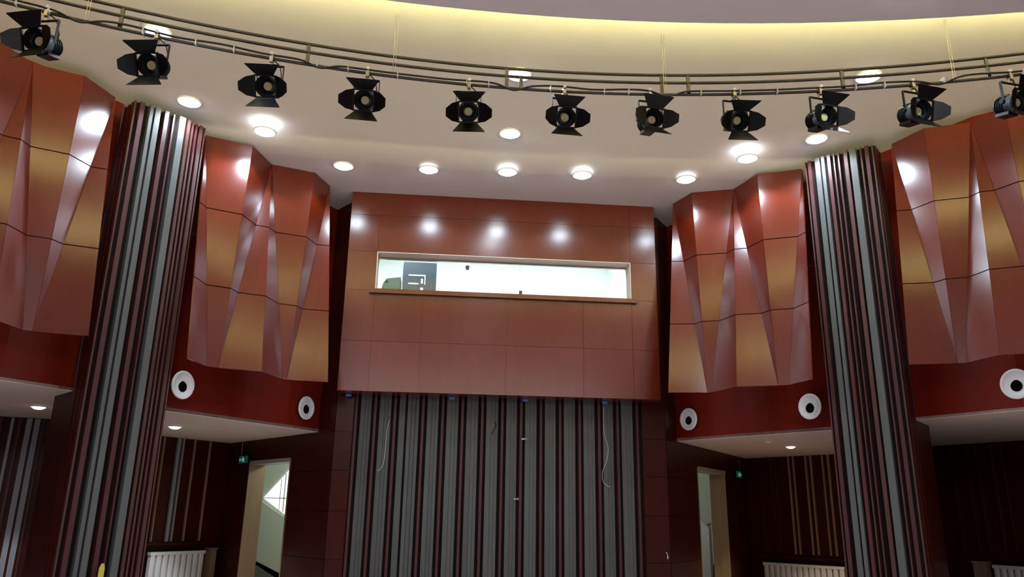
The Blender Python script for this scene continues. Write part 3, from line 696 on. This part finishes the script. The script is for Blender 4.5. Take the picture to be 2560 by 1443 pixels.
mb = MB(); mb.box(0.02, 0.08, -0.222, -0.212, 2.0, 2.05); mb.box(0.03, 0.07, -0.222, -0.212, 2.14, 2.24); mb.build('paper_note', 'white_plastic', cb)
gb = thing('equipment_case', 'dull green case beside the dark cabinet in the booth window', 'case', (-2.20, 15.5, 2.405))
mb = MB(); mb.prism([(-0.20, -0.2, 0), (0.18, -0.2, 0), (0.18, -0.2, 2.26), (-0.10, -0.2, 2.22), (-0.17, -0.2, 2.12), (-0.20, -0.2, 2.0)], (0, 0.4, 0)); mb.build('body', 'cabinet_green', gb)
mb = MB(); mb.box(-0.13, -0.07, -0.215, -0.2, 2.14, 2.18); mb.build('catch', 'black_metal', gb)
cm = thing('ceiling_camera', 'small dome camera on the booth ceiling seen through the window', 'camera', (-0.62, 16.4, 5.75))
mb = MB(); mb.box(-0.22, 0.12, -0.1, 0.1, -0.05, 0); mb.box(-0.02, 0.02, -0.02, 0.02, -0.42, -0.05); mb.box(-0.20, -0.02, -0.02, 0.0, -0.40, -0.30); mb.build('mount', 'white_plastic', cm)
mb = MB(); mb.lathe([(0.0, -0.52), (0.03, -0.51), (0.045, -0.46), (0.04, -0.42)], 14); mb.build('lens_dome', 'black_metal', cm, True)
for xx in (-2.2, -0.2, 1.8):
    rp = thing('booth_light_panel', {-2.2: 'flat light panel on the booth ceiling at its left end', -0.2: 'flat light panel in the middle of the booth ceiling', 1.8: 'flat light panel on the booth ceiling at its right end'}[xx], 'ceiling light', (xx, 15.1, 5.75))
    mb = MB(); mb.box(-0.5, 0.5, -0.2, 0.2, -0.03, -0.02); mb.build('diffuser', 'room_panel', rp)
    mb = MB(); mb.box(-0.52, 0.52, -0.22, 0.22, -0.02, 0); mb.build('frame', 'white_plastic', rp)

# ---- small things on the striped wall
def cable(name, pts, r, m, label, cat='cable'):
    mb = MB(); P = [Vector(p) for p in pts]; sm_ = []
    for i in range(len(P) - 1):
        p0, p1, p2, p3 = P[max(i - 1, 0)], P[i], P[i + 1], P[min(i + 2, len(P) - 1)]
        for k in range(6):
            t = k / 6; sm_.append(0.5 * ((2 * p1) + (-p0 + p2) * t + (2 * p0 - 5 * p1 + 4 * p2 - p3) * t * t + (-p0 + 3 * p1 - 3 * p2 + p3) * t ** 3))
    sm_.append(P[-1]); mb.tube(sm_, r, 6)
    return tag(mb.build(name, m, None, True), label, cat)
cable('loose_cable', [(-2.03, 14.694, 1.66), (-2.07, 14.694, 1.45), (-2.075, 14.694, 1.15), (-2.09, 14.694, 0.92), (-2.13, 14.694, 0.78), (-2.20, 14.694, 0.72)], 0.006, 'cable_white', 'short loose white cable curling on the left part of the striped wall')
cable('loose_cable', [(2.066, 14.694, 2.03), (2.065, 14.694, 1.54), (2.136, 14.694, 1.24), (2.10, 14.694, 0.98), (2.02, 14.694, 0.79), (2.035, 14.694, 0.6), (2.16, 14.694, 0.51)], 0.006, 'cable_white', 'long loose white cable winding down the right part of the striped wall')
cable('cable_stub', [(-0.04, 14.694, 1.68), (-0.02, 14.694, 1.6), (-0.06, 14.694, 1.52), (-0.10, 14.694, 1.45)], 0.008, 'cable_black', 'short black cable stub near the middle of the striped wall')
for x, nm in ((-2.80, 'at its left end'), (-0.876, 'left of the middle'), (0.512, 'right of the middle'), (2.048, 'near its right end')):
    ob = thing('blue_clip', 'small blue clip under the booth overhang %s' % nm, 'clip', (x, 14.50, 2.11))
    mb = MB(); mb.box(-0.05, 0.05, -0.02, 0.03, -0.055, -0.01); mb.build('clip_body', 'blue_tape', ob)
    mb = MB(); mb.box(-0.012, 0.012, -0.008, 0.008, -0.012, 0); mb.build('clip_stem', 'black_metal', ob)
for x, z, nm in ((0.514, 1.364, 'upper'), (0.378, 0.265, 'lower')):
    ob = thing('wall_hook', '%s small pale hook on the striped wall right of its middle' % nm, 'hook', (x, 14.66, z))
    mb = MB(); mb.box(-0.05, 0.05, -0.02, 0.0, -0.015, 0.015); mb.build('plate', 'zinc', ob)
    mb = MB(); mb.tube([(0.02, -0.02, 0.0), (0.02, -0.06, -0.01), (0.02, -0.065, 0.03)], 0.007, 6); mb.build('hook_arm', 'zinc', ob)
ob = thing('door_pull', 'tiny bright metal pull on the wood pilaster right of the striped wall', 'handle', (3.2, 14.695, -0.70))
mb = MB(); mb.tube([(0, 0, 0.05), (0, -0.03, 0.045), (0.01, -0.035, 0), (0.015, -0.03, -0.045), (0.015, 0, -0.05)], 0.012, 8); mb.build('pull_bar', 'chrome', ob, True)
yt = thing('yellow_tag', 'small unidentified yellow object modelled as a tag low on the left striped column', 'tag', (-5.56, 11.36, -0.98), math.atan2(0.8, 0.83))  # unidentified object given a made-up tag form and bracket
mb = MB(); mb.box(-0.035, 0.035, -0.145, -0.125, -0.12, 0.2); mb.prism([(-0.035, -0.145, 0.2), (0.035, -0.145, 0.2), (0.02, -0.145, 0.26), (-0.01, -0.145, 0.26)], (0, 0.02, 0)); mb.build('tag_plate', 'yellow', yt)
mb = MB(); mb.box(-0.01, 0.01, -0.125, 0.03, -0.02, 0.02); mb.build('bracket', 'zinc', yt)
